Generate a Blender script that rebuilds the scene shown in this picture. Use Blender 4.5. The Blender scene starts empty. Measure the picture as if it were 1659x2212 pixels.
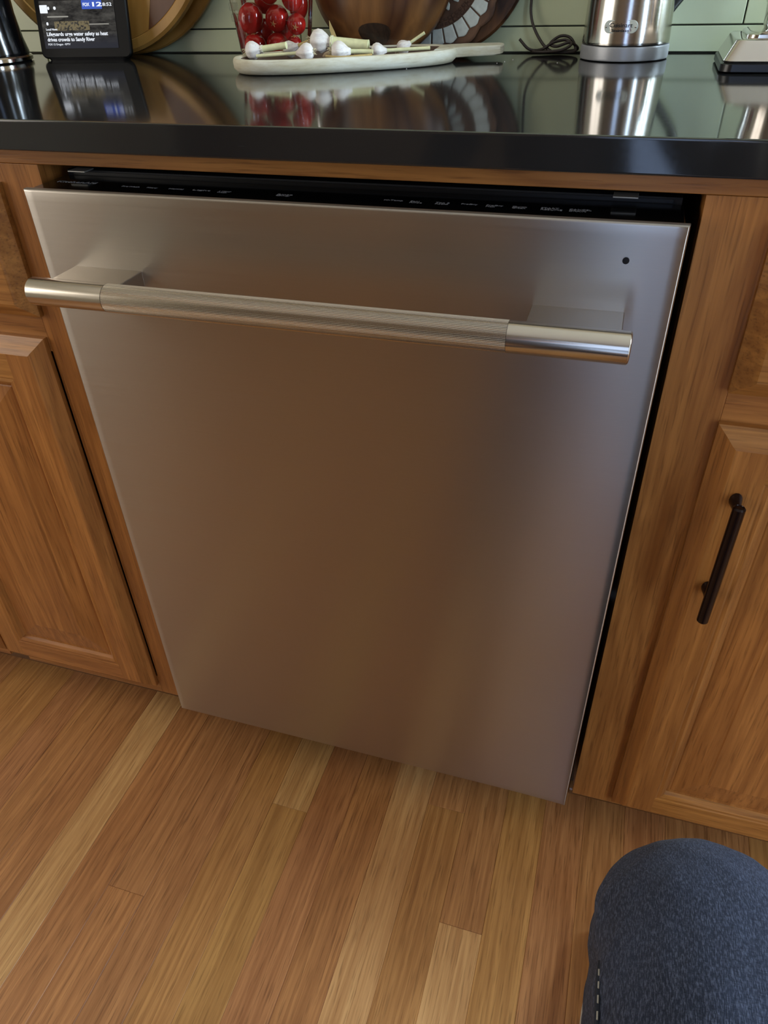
import bpy, bmesh, math, random
from mathutils import Vector, Matrix, Euler
S = bpy.context.scene
COL = S.collection
random.seed(7)
PI = math.pi

# ------------------------------------------------------------------ camera
cam_d = bpy.data.cameras.new('camera'); cam = bpy.data.objects.new('camera', cam_d); COL.objects.link(cam)
cam_d.sensor_fit = 'HORIZONTAL'; cam_d.sensor_width = 36.0; cam_d.lens = 1584.0/1659.0*36.0
cam_d.clip_start = .02
RIGHT = Vector((0.95574, 0.29290, -0.02770)); DOWN = Vector((0.15601, -0.58438, -0.79634)); FWD = Vector((-0.24944, 0.75678, -0.60421))
m = Matrix((RIGHT, -DOWN, -FWD)).transposed().to_4x4()
m.translation = Vector((0.25284, -0.61164, 1.06151))
cam.matrix_world = m
S.camera = cam

# ------------------------------------------------------------------ world, daylight, exposure
W = bpy.data.worlds.new('world'); S.world = W; W.use_nodes = True
bg = W.node_tree.nodes['Background']; bg.inputs[0].default_value = (.62, .78, 1.0, 1); bg.inputs[1].default_value = 1.0
S.view_settings.view_transform = 'Standard'; S.view_settings.look = 'None'
S.view_settings.gamma = 1.0; S.view_settings.use_curve_mapping = False
S.view_settings.exposure = -0.08

def area(name, loc, rot, sx, sy, power, col):
    d = bpy.data.lights.new(name, 'AREA'); d.shape = 'RECTANGLE'; d.size = sx; d.size_y = sy
    d.energy = power; d.color = col
    o = bpy.data.objects.new(name, d); COL.objects.link(o); o.location = loc; o.rotation_euler = rot
    return o
# daylight entering by the glass door behind the camera and the window at the end of the counter; the left area light is an added fill for warm room ambience
area('daylight_glass_door', (.38, -2.62, 1.08), (PI/2, 0, 0), .62, 1.95, 8, (.40, .58, 1.0))
area('daylight_side_door', (1.82, -1.15, 1.10), (PI/2, 0, PI/2), .40, 1.9, 22, (.60, .78, 1.0))
area('daylight_end_window', (1.82, 0.28, 1.42), (PI/2, 0, PI/2), .28, .78, 50, (.66, .84, 1.0))
area('left_ambient_fill', (-1.79, -.95, 1.42), (PI/2, 0, -PI/2), 1.5, 1.1, 20, (1.0, .88, .72))

# ------------------------------------------------------------------ helpers
def lin(r, g, b):
    def f(c):
        c /= 255.0
        return c/12.92 if c <= .04045 else ((c+.055)/1.055)**2.4
    return (f(r), f(g), f(b), 1.0)

class NT:
    def __init__(s, name):
        s.m = bpy.data.materials.new(name); s.m.use_nodes = True
        s.t = s.m.node_tree; s.b = s.t.nodes['Principled BSDF']; s.out = s.t.nodes['Material Output']
    def n(s, typ, **kw):
        x = s.t.nodes.new('ShaderNode'+typ)
        for k, v in kw.items():
            if k.startswith('i_'):
                key = k[2:]; key = int(key) if key.isdigit() else key
                x.inputs[key].default_value = v
            else: setattr(x, k, v)
        return x
    def l(s, a, b): s.t.links.new(a, b)
    def math(s, op, a, b=None, c=None):
        x = s.n('Math', operation=op)
        for i, v in enumerate((a, b, c)):
            if v is None: continue
            if isinstance(v, (int, float)): x.inputs[i].default_value = v
            else: s.l(v, x.inputs[i])
        return x.outputs[0]
    def mix(s, f, a, b, mode='MIX'):
        x = s.n('Mix', data_type='RGBA', blend_type=mode)
        for sock, v in ((x.inputs[0], f), (x.inputs[6], a), (x.inputs[7], b)):
            if isinstance(v, (int, float, tuple)): sock.default_value = v
            else: s.l(v, sock)
        return x.outputs[2]
    def ramp(s, f, stops):
        x = s.n('ValToRGB'); e = x.color_ramp.elements
        while len(e) < len(stops): e.new(.5)
        for el, (p, c) in zip(e, stops): el.position = p; el.color = c
        s.l(f, x.inputs[0]); return x.outputs[0]
    def coords(s, scale, rand=0.0, kind='Object'):
        tc = s.n('TexCoord'); mp = s.n('Mapping'); mp.inputs['Scale'].default_value = scale
        v = tc.outputs[kind]
        if rand:
            oi = s.n('ObjectInfo'); va = s.n('VectorMath', operation='MULTIPLY_ADD')
            cb = s.n('CombineXYZ'); s.l(oi.outputs['Random'], cb.inputs[0]); s.l(oi.outputs['Random'], cb.inputs[1]); s.l(oi.outputs['Random'], cb.inputs[2])
            s.l(cb.outputs[0], va.inputs[0]); va.inputs[1].default_value = (rand, rand*1.7, rand*.6); s.l(v, va.inputs[2]); v = va.outputs[0]
        s.l(v, mp.inputs[0]); return mp.outputs[0]
    def noise(s, v, scale=1.0, detail=3.0, rough=.5, dist=0.0):
        x = s.n('TexNoise'); x.inputs['Scale'].default_value = scale; x.inputs['Detail'].default_value = detail
        x.inputs['Roughness'].default_value = rough; x.inputs['Distortion'].default_value = dist
        s.l(v, x.inputs['Vector']); return x.outputs['Fac']
    def bump(s, h, strength=.2, dist=.001):
        x = s.n('Bump'); x.inputs['Strength'].default_value = strength; x.inputs['Distance'].default_value = dist
        s.l(h, x.inputs['Height']); s.l(x.outputs[0], s.b.inputs['Normal'])
    def set(s, **kw):
        for k, v in kw.items():
            k = {'color': 'Base Color', 'rough': 'Roughness', 'metal': 'Metallic', 'spec': 'Specular IOR Level', 'coat': 'Coat Weight',
                 'coatr': 'Coat Roughness', 'emit': 'Emission Color', 'emits': 'Emission Strength', 'alpha': 'Alpha', 'trans': 'Transmission Weight',
                 'aniso': 'Anisotropic', 'sss': 'Subsurface Weight', 'sheen': 'Sheen Weight'}[k]
            if isinstance(v, (int, float, tuple)): s.b.inputs[k].default_value = v
            else: s.l(v, s.b.inputs[k])
        return s

def plain(name, rgb, rough=.5, metal=0.0, spec=.5, var=.06, nscale=40, coat=0.0):
    t = NT(name); c = lin(*rgb)
    f = t.noise(t.coords((1, 1, 1)), nscale, 3)
    lo = tuple(x*(1-var*2) for x in c[:3])+(1,); hi = tuple(min(1, x*(1+var*2)) for x in c[:3])+(1,)
    t.set(color=t.mix(f, lo, hi), rough=rough, metal=metal, spec=spec, coat=coat)
    return t.m

def oak(name, light, dark, axis='Z', rough=.38, vary=.22, ring=.55, pore=.5, coat=0.0, cross=1.0):
    t = NT(name)
    def sc(al, ac):
        v = [ac, ac, ac]; v['XYZ'.index(axis)] = al; return tuple(v)
    n1 = t.noise(t.coords(sc(1.1, 16*cross), 19), 1, 3, .55, .25)          # growth figure
    rings = t.math('PINGPONG', t.math('MULTIPLY', n1, 9.0), .5)
    rings = t.math('MULTIPLY', rings, 2.0)
    st = t.noise(t.coords(sc(5, 210*cross), 11), 1, 2, .6)                  # grain streaks
    po = t.noise(t.coords(sc(22, 520*cross), 7), 1, 2, .5)                  # open pores
    cl, cd = lin(*light), lin(*dark)
    c = t.mix(t.math('MULTIPLY', rings, ring), cl, cd)
    sr = t.ramp(st, [(.38, (0, 0, 0, 1)), (.66, (1, 1, 1, 1))])
    c = t.mix(t.math('MULTIPLY', sr, .42 if axis != 'Y' else .58), c, cd)
    pr = t.ramp(po, [(.54, (0, 0, 0, 1)), (.70, (1, 1, 1, 1))])
    pc = tuple(x*.55 for x in cd[:3])+(1,)
    c = t.mix(t.math('MULTIPLY', pr, pore), c, pc)
    oi = t.n('ObjectInfo'); hs = t.n('HueSaturation')
    t.l(c, hs.inputs['Color'])
    t.l(t.math('MULTIPLY_ADD', oi.outputs['Random'], vary*2, 1-vary), hs.inputs['Value'])
    t.l(t.math('MULTIPLY_ADD', t.math('FRACT', t.math('MULTIPLY', oi.outputs['Random'], 7.31)), .008, .496), hs.inputs['Hue'])
    t.set(color=hs.outputs[0], rough=rough, coat=coat, coatr=.25)
    t.bump(t.math('MULTIPLY_ADD', pr, -1.0, 1.0), .12, .0004)
    return t.m

def brushed(name, rgb, rough=.3, aniso=.8, axis_scale=(4, 4, 700), rot=0.0, bump=.02):
    t = NT(name)
    f = t.noise(t.coords(axis_scale), 1, 3, .6)
    c = lin(*rgb)
    t.set(color=t.mix(f, tuple(x*.93 for x in c[:3])+(1,), c), metal=1.0, aniso=aniso,
          rough=t.math('MULTIPLY_ADD', f, .10, rough-.05))
    t.b.inputs['Anisotropic Rotation'].default_value = rot
    if bump: t.bump(f, bump, .0003)
    return t

def link(name, me, mat=None, parent=None, loc=None):
    o = bpy.data.objects.new(name, me); COL.objects.link(o)
    if mat and not me.materials: me.materials.append(mat)
    if parent is not None: o.parent = parent
    if loc is not None: o.location = loc
    return o

def mesh(name, V, F, mat=None, parent=None, smooth=False, base=None, loc=None):
    """V in world coordinates unless base given; re-expressed relative to the parent's location"""
    off = Vector((0, 0, 0))
    p = parent
    while p is not None: off += p.location; p = p.parent
    me = bpy.data.meshes.new(name)
    me.from_pydata([tuple(Vector(v)-off) for v in V], [], F); me.validate(); me.update()
    if smooth: me.polygons.foreach_set('use_smooth', [True]*len(me.polygons))
    fix(me)
    return link(name, me, mat, parent)

def fix(me):
    bm = bmesh.new(); bm.from_mesh(me); bmesh.ops.recalc_face_normals(bm, faces=bm.faces); bm.to_mesh(me); bm.free()

def smooth_by_angle(o, deg=35):
    me = o.data
    bm = bmesh.new(); bm.from_mesh(me)
    for f in bm.faces: f.smooth = True
    for e in bm.edges:
        if len(e.link_faces) == 2: e.smooth = e.calc_face_angle(0) < math.radians(deg)
    bm.to_mesh(me); bm.free()
    if deg < 100:
        w = o.modifiers.new('weighted', 'WEIGHTED_NORMAL'); w.keep_sharp = True; w.weight = 80
    return o

def boxvf(x0, x1, y0, y1, z0, z1, ch=0.0):
    if ch <= 0:
        V = [(x, y, z) for x in (x0, x1) for y in (y0, y1) for z in (z0, z1)]
        return V, [(0, 1, 3, 2), (4, 6, 7, 5), (0, 4, 5, 1), (2, 3, 7, 6), (0, 2, 6, 4), (1, 5, 7, 3)]
    bm = bmesh.new(); bmesh.ops.create_cube(bm, size=1)
    for v in bm.verts:
        v.co = Vector(((x0+x1)/2+v.co.x*(x1-x0), (y0+y1)/2+v.co.y*(y1-y0), (z0+z1)/2+v.co.z*(z1-z0)))
    bmesh.ops.bevel(bm, geom=bm.edges[:], offset=ch, segments=2, affect='EDGES', profile=.5)
    bm.verts.index_update()
    V = [tuple(v.co) for v in bm.verts]; F = [tuple(v.index for v in f.verts) for f in bm.faces]; bm.free(); return V, F

def box(name, b, mat, parent=None, ch=0.0):
    V, F = boxvf(*b, ch); o = mesh(name, V, F, mat, parent)
    if ch: smooth_by_angle(o, 50)
    return o

def join(parts):
    V, F = [], []
    for v, f in parts:
        k = len(V); V += list(v); F += [tuple(i+k for i in q) for q in f]
    return V, F

def loftvf(rings, closed=True, cap0=True, cap1=True):
    n = len(rings[0]); V = [p for r in rings for p in r]; F = []
    for i in range(len(rings)-1):
        for j in range(n if closed else n-1):
            a = i*n+j; b = i*n+(j+1) % n; F.append((a, b, b+n, a+n))
    if closed and cap0: F.append(tuple(range(n-1, -1, -1)))
    if closed and cap1: F.append(tuple((len(rings)-1)*n+j for j in range(n)))
    return V, F

def rrect(cx, cy, hx, hy, r, z, n=5):
    P = []
    for sx, sy, a0 in ((1, 1, 0), (-1, 1, PI/2), (-1, -1, PI), (1, -1, 1.5*PI)):
        for k in range(n+1):
            a = a0+k/n*PI/2
            P.append((cx+sx*(hx-r)+r*math.cos(a), cy+sy*(hy-r)+r*math.sin(a), z))
    return P

def lathevf(prof, cx=0, cy=0, cz=0, n=40, lobes=0, amp=0.0):
    rings = []
    for r, z in prof:
        rings.append([(cx+r*(1+amp*math.cos(lobes*2*PI*j/n))*math.cos(2*PI*j/n), cy+r*(1+amp*math.cos(lobes*2*PI*j/n))*math.sin(2*PI*j/n), cz+z) for j in range(n)])
    return loftvf(rings)

def tubevf(pts, rad, n=8):
    pts = [Vector(p) for p in pts]; rings = []
    if not isinstance(rad, (list, tuple)): rad = [rad]*len(pts)
    up = None
    for i, p in enumerate(pts):
        d = (pts[min(i+1, len(pts)-1)]-pts[max(i-1, 0)]).normalized()
        if up is None:
            up = d.orthogonal().normalized()
        up = (up-d*up.dot(d)).normalized(); s = d.cross(up)
        rings.append([tuple(p+up*rad[i]*math.cos(2*PI*k/n)+s*rad[i]*math.sin(2*PI*k/n)) for k in range(n)])
    return loftvf(rings)

def spline(pts, k=8):
    pts = [Vector(p) for p in pts]; out = []
    P = [pts[0]*2-pts[1]]+pts+[pts[-1]*2-pts[-2]]
    for i in range(1, len(P)-2):
        for j in range(k):
            t = j/k; a, b, c, d = P[i-1:i+3]
            out.append(.5*((2*b)+(c-a)*t+(2*a-5*b+4*c-d)*t*t+(3*b-a-3*c+d)*t**3))
    out.append(pts[-1]); return out

def empty(name, loc, label=None, cat=None, group=None, rot=None):
    o = bpy.data.objects.new(name, None); COL.objects.link(o); o.location = loc; o.empty_display_size = .02
    if rot: o.rotation_euler = rot
    if label: o['label'] = label
    if cat: o['category'] = cat
    if group: o['group'] = group
    return o
def tag(o, label, cat, group=None):
    o['label'] = label; o['category'] = cat
    if group: o['group'] = group
    return o
def struct(o): o['kind'] = 'structure'; return o

def textmesh(body, size, align='LEFT', ext=.00015, bold=0.0):
    cu = bpy.data.curves.new('t', 'FONT'); cu.body = body; cu.size = size; cu.align_x = align; cu.extrude = ext; cu.offset = bold; cu.resolution_u = 3
    cu.space_line = .85
    o = bpy.data.objects.new('t', cu); COL.objects.link(o)
    bpy.context.view_layer.update()
    me = bpy.data.meshes.new_from_object(o.evaluated_get(bpy.context.evaluated_depsgraph_get()))
    bpy.data.objects.remove(o); bpy.data.curves.remove(cu)
    return me
def text(name, body, size, mat, parent, mtx, align='LEFT', width=None, bold=0.0, ext=.00015):
    """text mesh with local matrix mtx (x along reading direction, y up the letters); width rescales it horizontally"""
    me = textmesh(body, size, align, ext, bold); me.name = name
    xs = [v.co.x for v in me.vertices]
    if width and xs:
        k = width/(max(xs)-min(xs))
        for v in me.vertices: v.co.x *= k
    me.transform(mtx); me.materials.clear(); me.materials.append(mat)
    return link(name, me, None, parent)

# ------------------------------------------------------------------ materials
CT = .950          # countertop height
YW = .572          # wall plane behind the counter
M_floor = oak('floor_oak', (198, 140, 86), (146, 92, 50), 'Y', .36, .05, .45, .6)
M_floor_light = oak('floor_oak_pale', (216, 166, 108), (172, 118, 68), 'Y', .36, .04, .45, .55)
M_floor_red = oak('floor_oak_reddish', (196, 136, 82), (144, 89, 48), 'Y', .36, .05, .5, .6)
M_floor_gold = oak('floor_oak_golden', (200, 146, 84), (152, 100, 50), 'Y', .36, .05, .45, .5)
M_cabz = oak('cabinet_oak_upright', (182, 122, 60), (126, 74, 30), 'Z', .33, .05, .5, .45)
M_cabx = oak('cabinet_oak_level', (182, 122, 60), (126, 74, 30), 'X', .33, .05, .5, .45)
M_toe = plain('toe_kick_brown', (58, 40, 26), .5)
M_shoe = plain('shoe_moulding_varnished', (112, 76, 46), .18)
M_black = plain('black_plastic', (14, 14, 15), .38, spec=.4)
M_gloss = plain('black_gloss', (8, 8, 9), .12)
M_dark = plain('dark_cavity_metal', (26, 26, 28), .6)
M_clip = plain('galvanised_clip', (190, 188, 180), .4, .6)
M_print = plain('grey_print', (120, 120, 124), .6)
M_bronze = plain('dark_bronze', (34, 20, 18), .26, .6)
M_rubber = plain('black_rubber', (18, 18, 20), .3)
M_wall = plain('cream_paint', (205, 190, 160), .7, var=.02)
M_wallb = plain('tan_paint', (128, 106, 84), .7, var=.02)
M_ceil = plain('white_ceiling', (222, 216, 204), .8, var=.02)
M_trim = plain('white_trim', (230, 228, 220), .45, var=.02)
M_white = plain('white_petal_paint', (196, 204, 200), .6, var=.10, nscale=180)
M_tile = plain('pale_green_tile', (200, 208, 172), .22, var=.03, nscale=25)
M_grout = plain('tile_grout', (70, 72, 62), .8)

t = brushed('brushed_steel_door', (184, 177, 169), .34, .86, (5, 5, 900), 0.0)
t.b.inputs['Anisotropic Rotation'].default_value = 0.25
tg = t.n('Tangent', direction_type='UV_MAP'); t.l(tg.outputs[0], t.b.inputs['Tangent']); M_steel = t.m
t = brushed('satin_steel_handle', (206, 198, 186), .20, .0, (6, 500, 500)); M_handle = t.m
t = brushed('polished_steel', (214, 208, 200), .10, .0, (6, 6, 60), bump=0); M_chrome = t.m
t = brushed('satin_steel_kettle', (202, 199, 194), .16, .0, (7, 7, 500), bump=0); M_kettle = t.m

t = NT('polished_black_counter')
f = t.noise(t.coords((1, 1, 1)), 9, 6, .6); f2 = t.noise(t.coords((1, 1, 1)), 260, 3)
scr = t.noise(t.coords((22, 800, 800)), 1, 2); scm = t.ramp(scr, [(.74, (0, 0, 0, 1)), (.78, (1, 1, 1, 1))])
c = t.mix(f, lin(26, 26, 27), lin(38, 38, 38)); c = t.mix(t.math('MULTIPLY', scm, .25), c, lin(120, 120, 118))
t.set(color=c, rough=t.math('MULTIPLY_ADD', f2, .05, .055), spec=.6); t.bump(f2, .008, .0003); M_counter = t.m

t = NT('blue_denim')
co = t.coords((1, 1, 1))
w1 = t.noise(t.coords((1500, 260, 260)), 1, 2, .6); w2 = t.noise(t.coords((300, 1200, 1200)), 1, 2, .6); bl = t.noise(co, 22, 4)
c = t.mix(bl, lin(32, 37, 50), lin(52, 59, 78))
c = t.mix(t.ramp(w1, [(.45, (0, 0, 0, 1)), (.72, (1, 1, 1, 1))]), c, lin(84, 91, 112))
c = t.mix(t.math('MULTIPLY', t.ramp(w2, [(.45, (0, 0, 0, 1)), (.75, (1, 1, 1, 1))]), .6), c, lin(16, 19, 28))
t.set(color=c, rough=.9, spec=.15, sheen=.04); t.bump(w1, .5, .0008); M_denim = t.m
M_seam = plain('dark_denim_seam', (30, 34, 46), .9, var=.2, nscale=300)
M_thread = plain('pale_thread', (170, 166, 156), .8)

def clear_plastic():
    t = NT('clear_plastic'); tr = t.n('BsdfTransparent'); gl = t.n('BsdfGlossy'); gl.inputs['Roughness'].default_value = .05
    fr = t.n('Fresnel'); fr.inputs[0].default_value = 1.5; mx = t.n('MixShader')
    tr.inputs[0].default_value = (.96, .96, .96, 1)
    t.l(t.math('MULTIPLY', fr.outputs[0], 1.0), mx.inputs[0]); t.l(tr.outputs[0], mx.inputs[1]); t.l(gl.outputs[0], mx.inputs[2])
    t.l(mx.outputs[0], t.out.inputs[0]); return t.m
M_clear = clear_plastic()

# ------------------------------------------------------------------ the setting
RX0, RX1, RY0, RZ = -1.75, 1.78, -2.60, 2.46
fl = struct(mesh('floor', *boxvf(RX0, RX1, RY0, YW, -.06, -.018), M_toe))
PITCH = .059; E0 = -.428
fixed = {0: ([-1.62], {1: M_floor_light}), 1: ([-.95], {1: M_floor_red}), 2: ([-1.2, -.24], {1: M_floor_red, 2: M_floor}),
         3: ([-1.5], {}), 4: ([-.9], {1: M_floor_gold}), 5: ([-1.1, -.055], {1: M_floor_gold, 2: M_floor_light}), 6: ([-1.4], {1: M_floor}),
         7: ([-.8], {1: M_floor_red}), 8: ([-1.3], {1: M_floor_light}), 9: ([-.75, .012], {1: M_floor_gold}), 10: ([-1.0, -.155], {1: M_floor_light, 2: M_floor}),
         11: ([-1.2], {1: M_floor_gold}), 12: ([-.9], {1: M_floor}), -1: ([-1.1], {1: M_floor_red}), -2: ([-.7], {1: M_floor_red})}
k0 = int((RX0-E0)/PITCH); k1 = int((RX1-E0)/PITCH)
for k in range(k0, k1):
    x0 = E0+k*PITCH; x1 = x0+PITCH
    cuts, mats = fixed.get(k, (None, {}))
    if cuts is None:
        cuts = []; y = RY0+random.uniform(.4, 1.2)
        while y < .2: cuts.append(y); y += random.uniform(.7, 1.5)
    ys = [RY0]+list(cuts)+[.56]
    for i in range(len(ys)-1):
        g = .0001
        a, b, c, d = x0+g, x1-g, ys[i]+g, ys[i+1]-g; e = .0005
        V = [(a, c, -.018), (b, c, -.018), (b, d, -.018), (a, d, -.018), (a, c, -e), (b, c, -e), (b, d, -e), (a, d, -e),
             (a+e, c+e, 0), (b-e, c+e, 0), (b-e, d-e, 0), (a+e, d-e, 0)]
        F = [(8, 9, 10, 11)]+[(p, (p+1) % 4, 4+(p+1) % 4, 4+p) for p in range(4)]+[(4+p, 4+(p+1) % 4, 8+(p+1) % 4, 8+p) for p in range(4)]
        mesh('plank', V, F, mats.get(i, random.choice([M_floor, M_floor, M_floor_red, M_floor_gold])), fl)

wb = struct(mesh('wall_back', *boxvf(RX0-.1, RX1+.1, YW+.010, YW+.12, 0, RZ), M_wall))
box('grout_bed', (RX0, RX1, YW+.004, YW+.0102, CT, 1.4305), M_grout, wb)
# wall tiles: a low cut course on the counter, then tall courses, stacked joints
xs = [-1.75, -1.31, -.93, -.53, .0-.08, .358, .80, 1.24, 1.78]
zs = [CT+.0006, .9805, 1.13, 1.28, 1.43]
for i in range(len(xs)-1):
    for j in range(len(zs)-1):
        g = .0009
        sh = -.16 if j == 0 else 0
        xa = max(xs[i]+sh, -1.75); xb = xs[i+1]+sh if i < len(xs)-2 else 1.78
        box('tile', (xa+g, xb-g, YW, YW+.0045, zs[j]+g, zs[j+1]-g), M_tile, wb, .0008)
def wall_with_hole(name, axis, pos, thick, a0, a1, h, mat):
    """h = (u0,u1,z0,z1) opening; axis 'x': wall at x=pos spanning y a0..a1"""
    u0, u1, z0, z1 = h; P = []
    def b(ua, ub, za, zb):
        if ub-ua < 1e-4 or zb-za < 1e-4: return
        P.append(boxvf(pos, pos+thick, ua, ub, za, zb) if axis == 'x' else boxvf(ua, ub, pos, pos+thick, za, zb))
    b(a0, u0, 0, RZ); b(u1, a1, 0, RZ); b(u0, u1, 0, z0); b(u0, u1, z1, RZ)
    return struct(mesh(name, *join(P), mat))
wall_with_hole('wall_front', 'y', RY0-.1, .1, RX0-.1, RX1+.1, (.05, .71, .05, 2.10), M_wallb)
P = []
def _wr(ya, yb, za, zb): P.append(boxvf(RX1, RX1+.1, ya, yb, za, zb))
_wr(RY0, -1.53, 0, RZ); _wr(-1.53, -.77, 2.1, RZ); _wr(-1.53, -.77, 0, .04); _wr(-.77, .06, 0, RZ); _wr(.06, .50, 0, 1.0); _wr(.06, .50, 1.84, RZ); _wr(.50, YW+.008, 0, RZ)
struct(mesh('wall_right', *join(P), M_wall))
wall_with_hole('wall_left', 'x', RX0-.1, .1, RY0, YW+.008, (-1.7, -.2, .86, 1.98), M_wall)
struct(mesh('ceiling', *boxvf(RX0-.1, RX1+.1, RY0-.1, YW+.12, RZ, RZ+.08), M_ceil))
def frame_xz(name, x0, x1, z0, z1, y, mull):
    P = [boxvf(x0, x0+.05, y-.03, y+.03, z0, z1), boxvf(x1-.05, x1, y-.03, y+.03, z0, z1), boxvf(x0, x1, y-.03, y+.03, z1-.05, z1), boxvf(x0, x1, y-.03, y+.03, z0, z0+.06)]
    P += [boxvf(u-.03, u+.03, y-.03, y+.03, z0, z1) for u in mull]
    return struct(mesh(name, *join(P), M_trim))
frame_xz('door_2', .05, .71, .05, 2.10, RY0+.0, [])
def frame_yz(name, y0, y1, z0, z1, x, mull):
    P = [boxvf(x-.02, x+.04, y0, y0+.04, z0, z1), boxvf(x-.02, x+.04, y1-.04, y1, z0, z1), boxvf(x-.02, x+.04, y0, y1, z1-.04, z1), boxvf(x-.02, x+.04, y0, y1, z0, z0+.05)]
    P += [boxvf(x-.02, x+.03, u-.012, u+.012, z0, z1) for u in mull]
    return struct(mesh(name, *join(P), M_trim))
frame_yz('door_1', -1.53, -.77, .04, 2.10, RX1, [])
frame_yz('window_1', .06, .50, 1.0, 1.84, RX1, [])
frame_yz('window_2', -1.7, -.2, .86, 1.98, RX0-.02, [-.95])  # unseen frame around the added left fill light

# ------------------------------------------------------------------ countertop, top rail
YC = .015
V, F = boxvf(-1.02, 1.02, YC, YW, .923, CT, .0022)
ct = tag(smooth_by_angle(mesh('countertop', V, F, M_counter)), 'long polished black stone countertop above the dishwasher', 'countertop')
YF = .040
tag(box('face_frame_rail', (-1.02, 1.02, YF, YF+.02, .9060, .9228), M_cabx, None, .0008), 'narrow horizontal oak rail running under the black countertop', 'cabinet rail')

# ------------------------------------------------------------------ cabinets
def quadstrip(loopA, loopB): pass
def panel_door(name, parent, x0, x1, z0, z1, fw, yfront, ybase, with_panel=True):
    """cope-and-stick door: lipped edge, full height stiles, rails between, beaded inner edge, raised panel"""
    d = empty(name, (0, 0, 0)); d.parent = parent; d.location = Vector((x0, ybase, z0))-parent.location
    lip = [(0, ybase), (0, ybase-.006), (.004, ybase-.009), (.010, yfront+.006), (.014, yfront+.0015), (.018, yfront)]
    a = lip[-1][0]
    bead = [(fw-.012, yfront), (fw-.010, yfront+.0012), (fw-.006, yfront+.0005), (fw-.002, yfront+.003), (fw, yfront+.008)]
    Wd, H = x1-x0, z1-z0
    def P(u, w, y): return (x0+u, y, z0+w)
    def side(prof, s):
        """mitred strip along one side: s in L R B T"""
        V = []; F = []
        for u, y in prof:
            if s == 'L': V += [P(u, u, y), P(u, H-u, y)]
            if s == 'R': V += [P(Wd-u, u, y), P(Wd-u, H-u, y)]
            if s == 'B': V += [P(u, u, y), P(Wd-u, u, y)]
            if s == 'T': V += [P(u, H-u, y), P(Wd-u, H-u, y)]
        for i in range(len(prof)-1): F.append((2*i, 2*i+1, 2*i+3, 2*i+2))
        return V, F
    def rect(u0, u1, w0, w1, y): return [P(u0, w0, y), P(u1, w0, y), P(u1, w1, y), P(u0, w1, y)], [(0, 1, 2, 3)]
    def done(o): return smooth_by_angle(o, 30)
    if not with_panel:
        V, F = join([side(lip, s) for s in 'LRBT']+[rect(a, Wd-a, a, H-a, yfront), rect(0, Wd, 0, H, ybase)])
        done(mesh('front_board', V, F, M_cabx, d)); return d
    b0 = fw-.012
    done(mesh('stile', *join([side(lip, 'L'), rect(a, b0, a, H-a, yfront), side(bead, 'L')]), M_cabz, d))
    done(mesh('stile', *join([side(lip, 'R'), rect(Wd-b0, Wd-a, a, H-a, yfront), side(bead, 'R')]), M_cabz, d))
    done(mesh('rail', *join([side(lip, 'B'), rect(b0, Wd-b0, a, b0, yfront), side(bead, 'B')]), M_cabx, d))
    done(mesh('rail', *join([side(lip, 'T'), rect(b0, Wd-b0, H-b0, H-a, yfront), side(bead, 'T')]), M_cabx, d))
    pan = [(fw, yfront+.008), (fw+.004, yfront+.0085), (fw+.006, yfront+.0075), (fw+.040, yfront+.0025), (fw+.042, yfront+.001)]
    e = pan[-1][0]
    done(mesh('panel', *join([side(pan, s) for s in 'LRBT']+[rect(e, Wd-e, e, H-e, yfront+.001), rect(0.0, Wd, 0, H, ybase)]), M_cabz, d))
    return d

def cabinet(label, xa, xb, doors, drawers, zb, edge):
    """xa..xb outer span; edge = side next to the dishwasher"""
    c = empty('base_cabinet', ((xa+xb)/2, .3, 0), label, 'cabinet')
    t_ = .018
    mesh('body', *join([boxvf(xa, xa+t_, YF+.02, YW-.01, .085, .921), boxvf(xb-t_, xb, YF+.02, YW-.01, .085, .921), boxvf(xa+t_, xb-t_, YF+.02, YW-.01, .085, .103), boxvf(xa+t_, xb-t_, YW-.02, YW-.01, .103, .921)]), M_cabz, c)
    inner = .055
    st = [(xa, xa+inner), (xb-inner, xb)]
    for a, b in st: box('face_stile', (a, b, YF, YF+.02, .080, .9058), M_cabz, c, .0006)
    mid = (xa+xb)/2
    box('face_stile', (mid-.02, mid+.02, YF, YF+.02, .12, .9058), M_cabz, c, .0006)
    for a, b in ((xa+inner, mid-.02), (mid+.02, xb-inner)):
        box('face_rail', (a, b, YF, YF+.02, .70, .76), M_cabx, c, .0006)
        box('face_rail', (a, b, YF, YF+.02, .080, .12), M_cabx, c, .0006)
    box('toe_kick', (xa, xb, .104, .116, .0005, .085), M_toe, c)
    prof = [(.104, .0005), (.091, .0005), (.0905, .006), (.0935, .012), (.099, .0155), (.104, .016)]
    V = [(x, y, z) for x in (xa, xb) for y, z in prof]; n = len(prof)
    F = [(i, i+1, n+i+1, n+i) for i in range(n-1)]+[tuple(range(n)), tuple(range(2*n-1, n-1, -1))]
    smooth_by_angle(mesh('shoe_moulding', V, F, M_shoe, c), 60)
    out = []
    for a in doors: out.append(panel_door('door', c, *a, .062, YF-.020, YF-.0005))
    for a in drawers: panel_door('drawer_front', c, *a, .05, YF-.020, YF-.0005, False)
    return c, out
left, _ = cabinet('oak base cabinet on the left of the dishwasher, no pull in view', -1.0, -.312,
                  [(-.666, -.369, .102, .718), (-.968, -.672, .102, .718)], [(-.666, -.362, .745, .888), (-.968, -.672, .745, .888)], .1, 'R')
right, rd = cabinet('oak base cabinet on the right with a dark bronze door pull', .312, 1.0,
                    [(.366, .652, .093, .7115), (.660, .962, .093, .7115)], [(.366, .652, .743, .888), (.660, .962, .743, .888)], .1, 'L')
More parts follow.
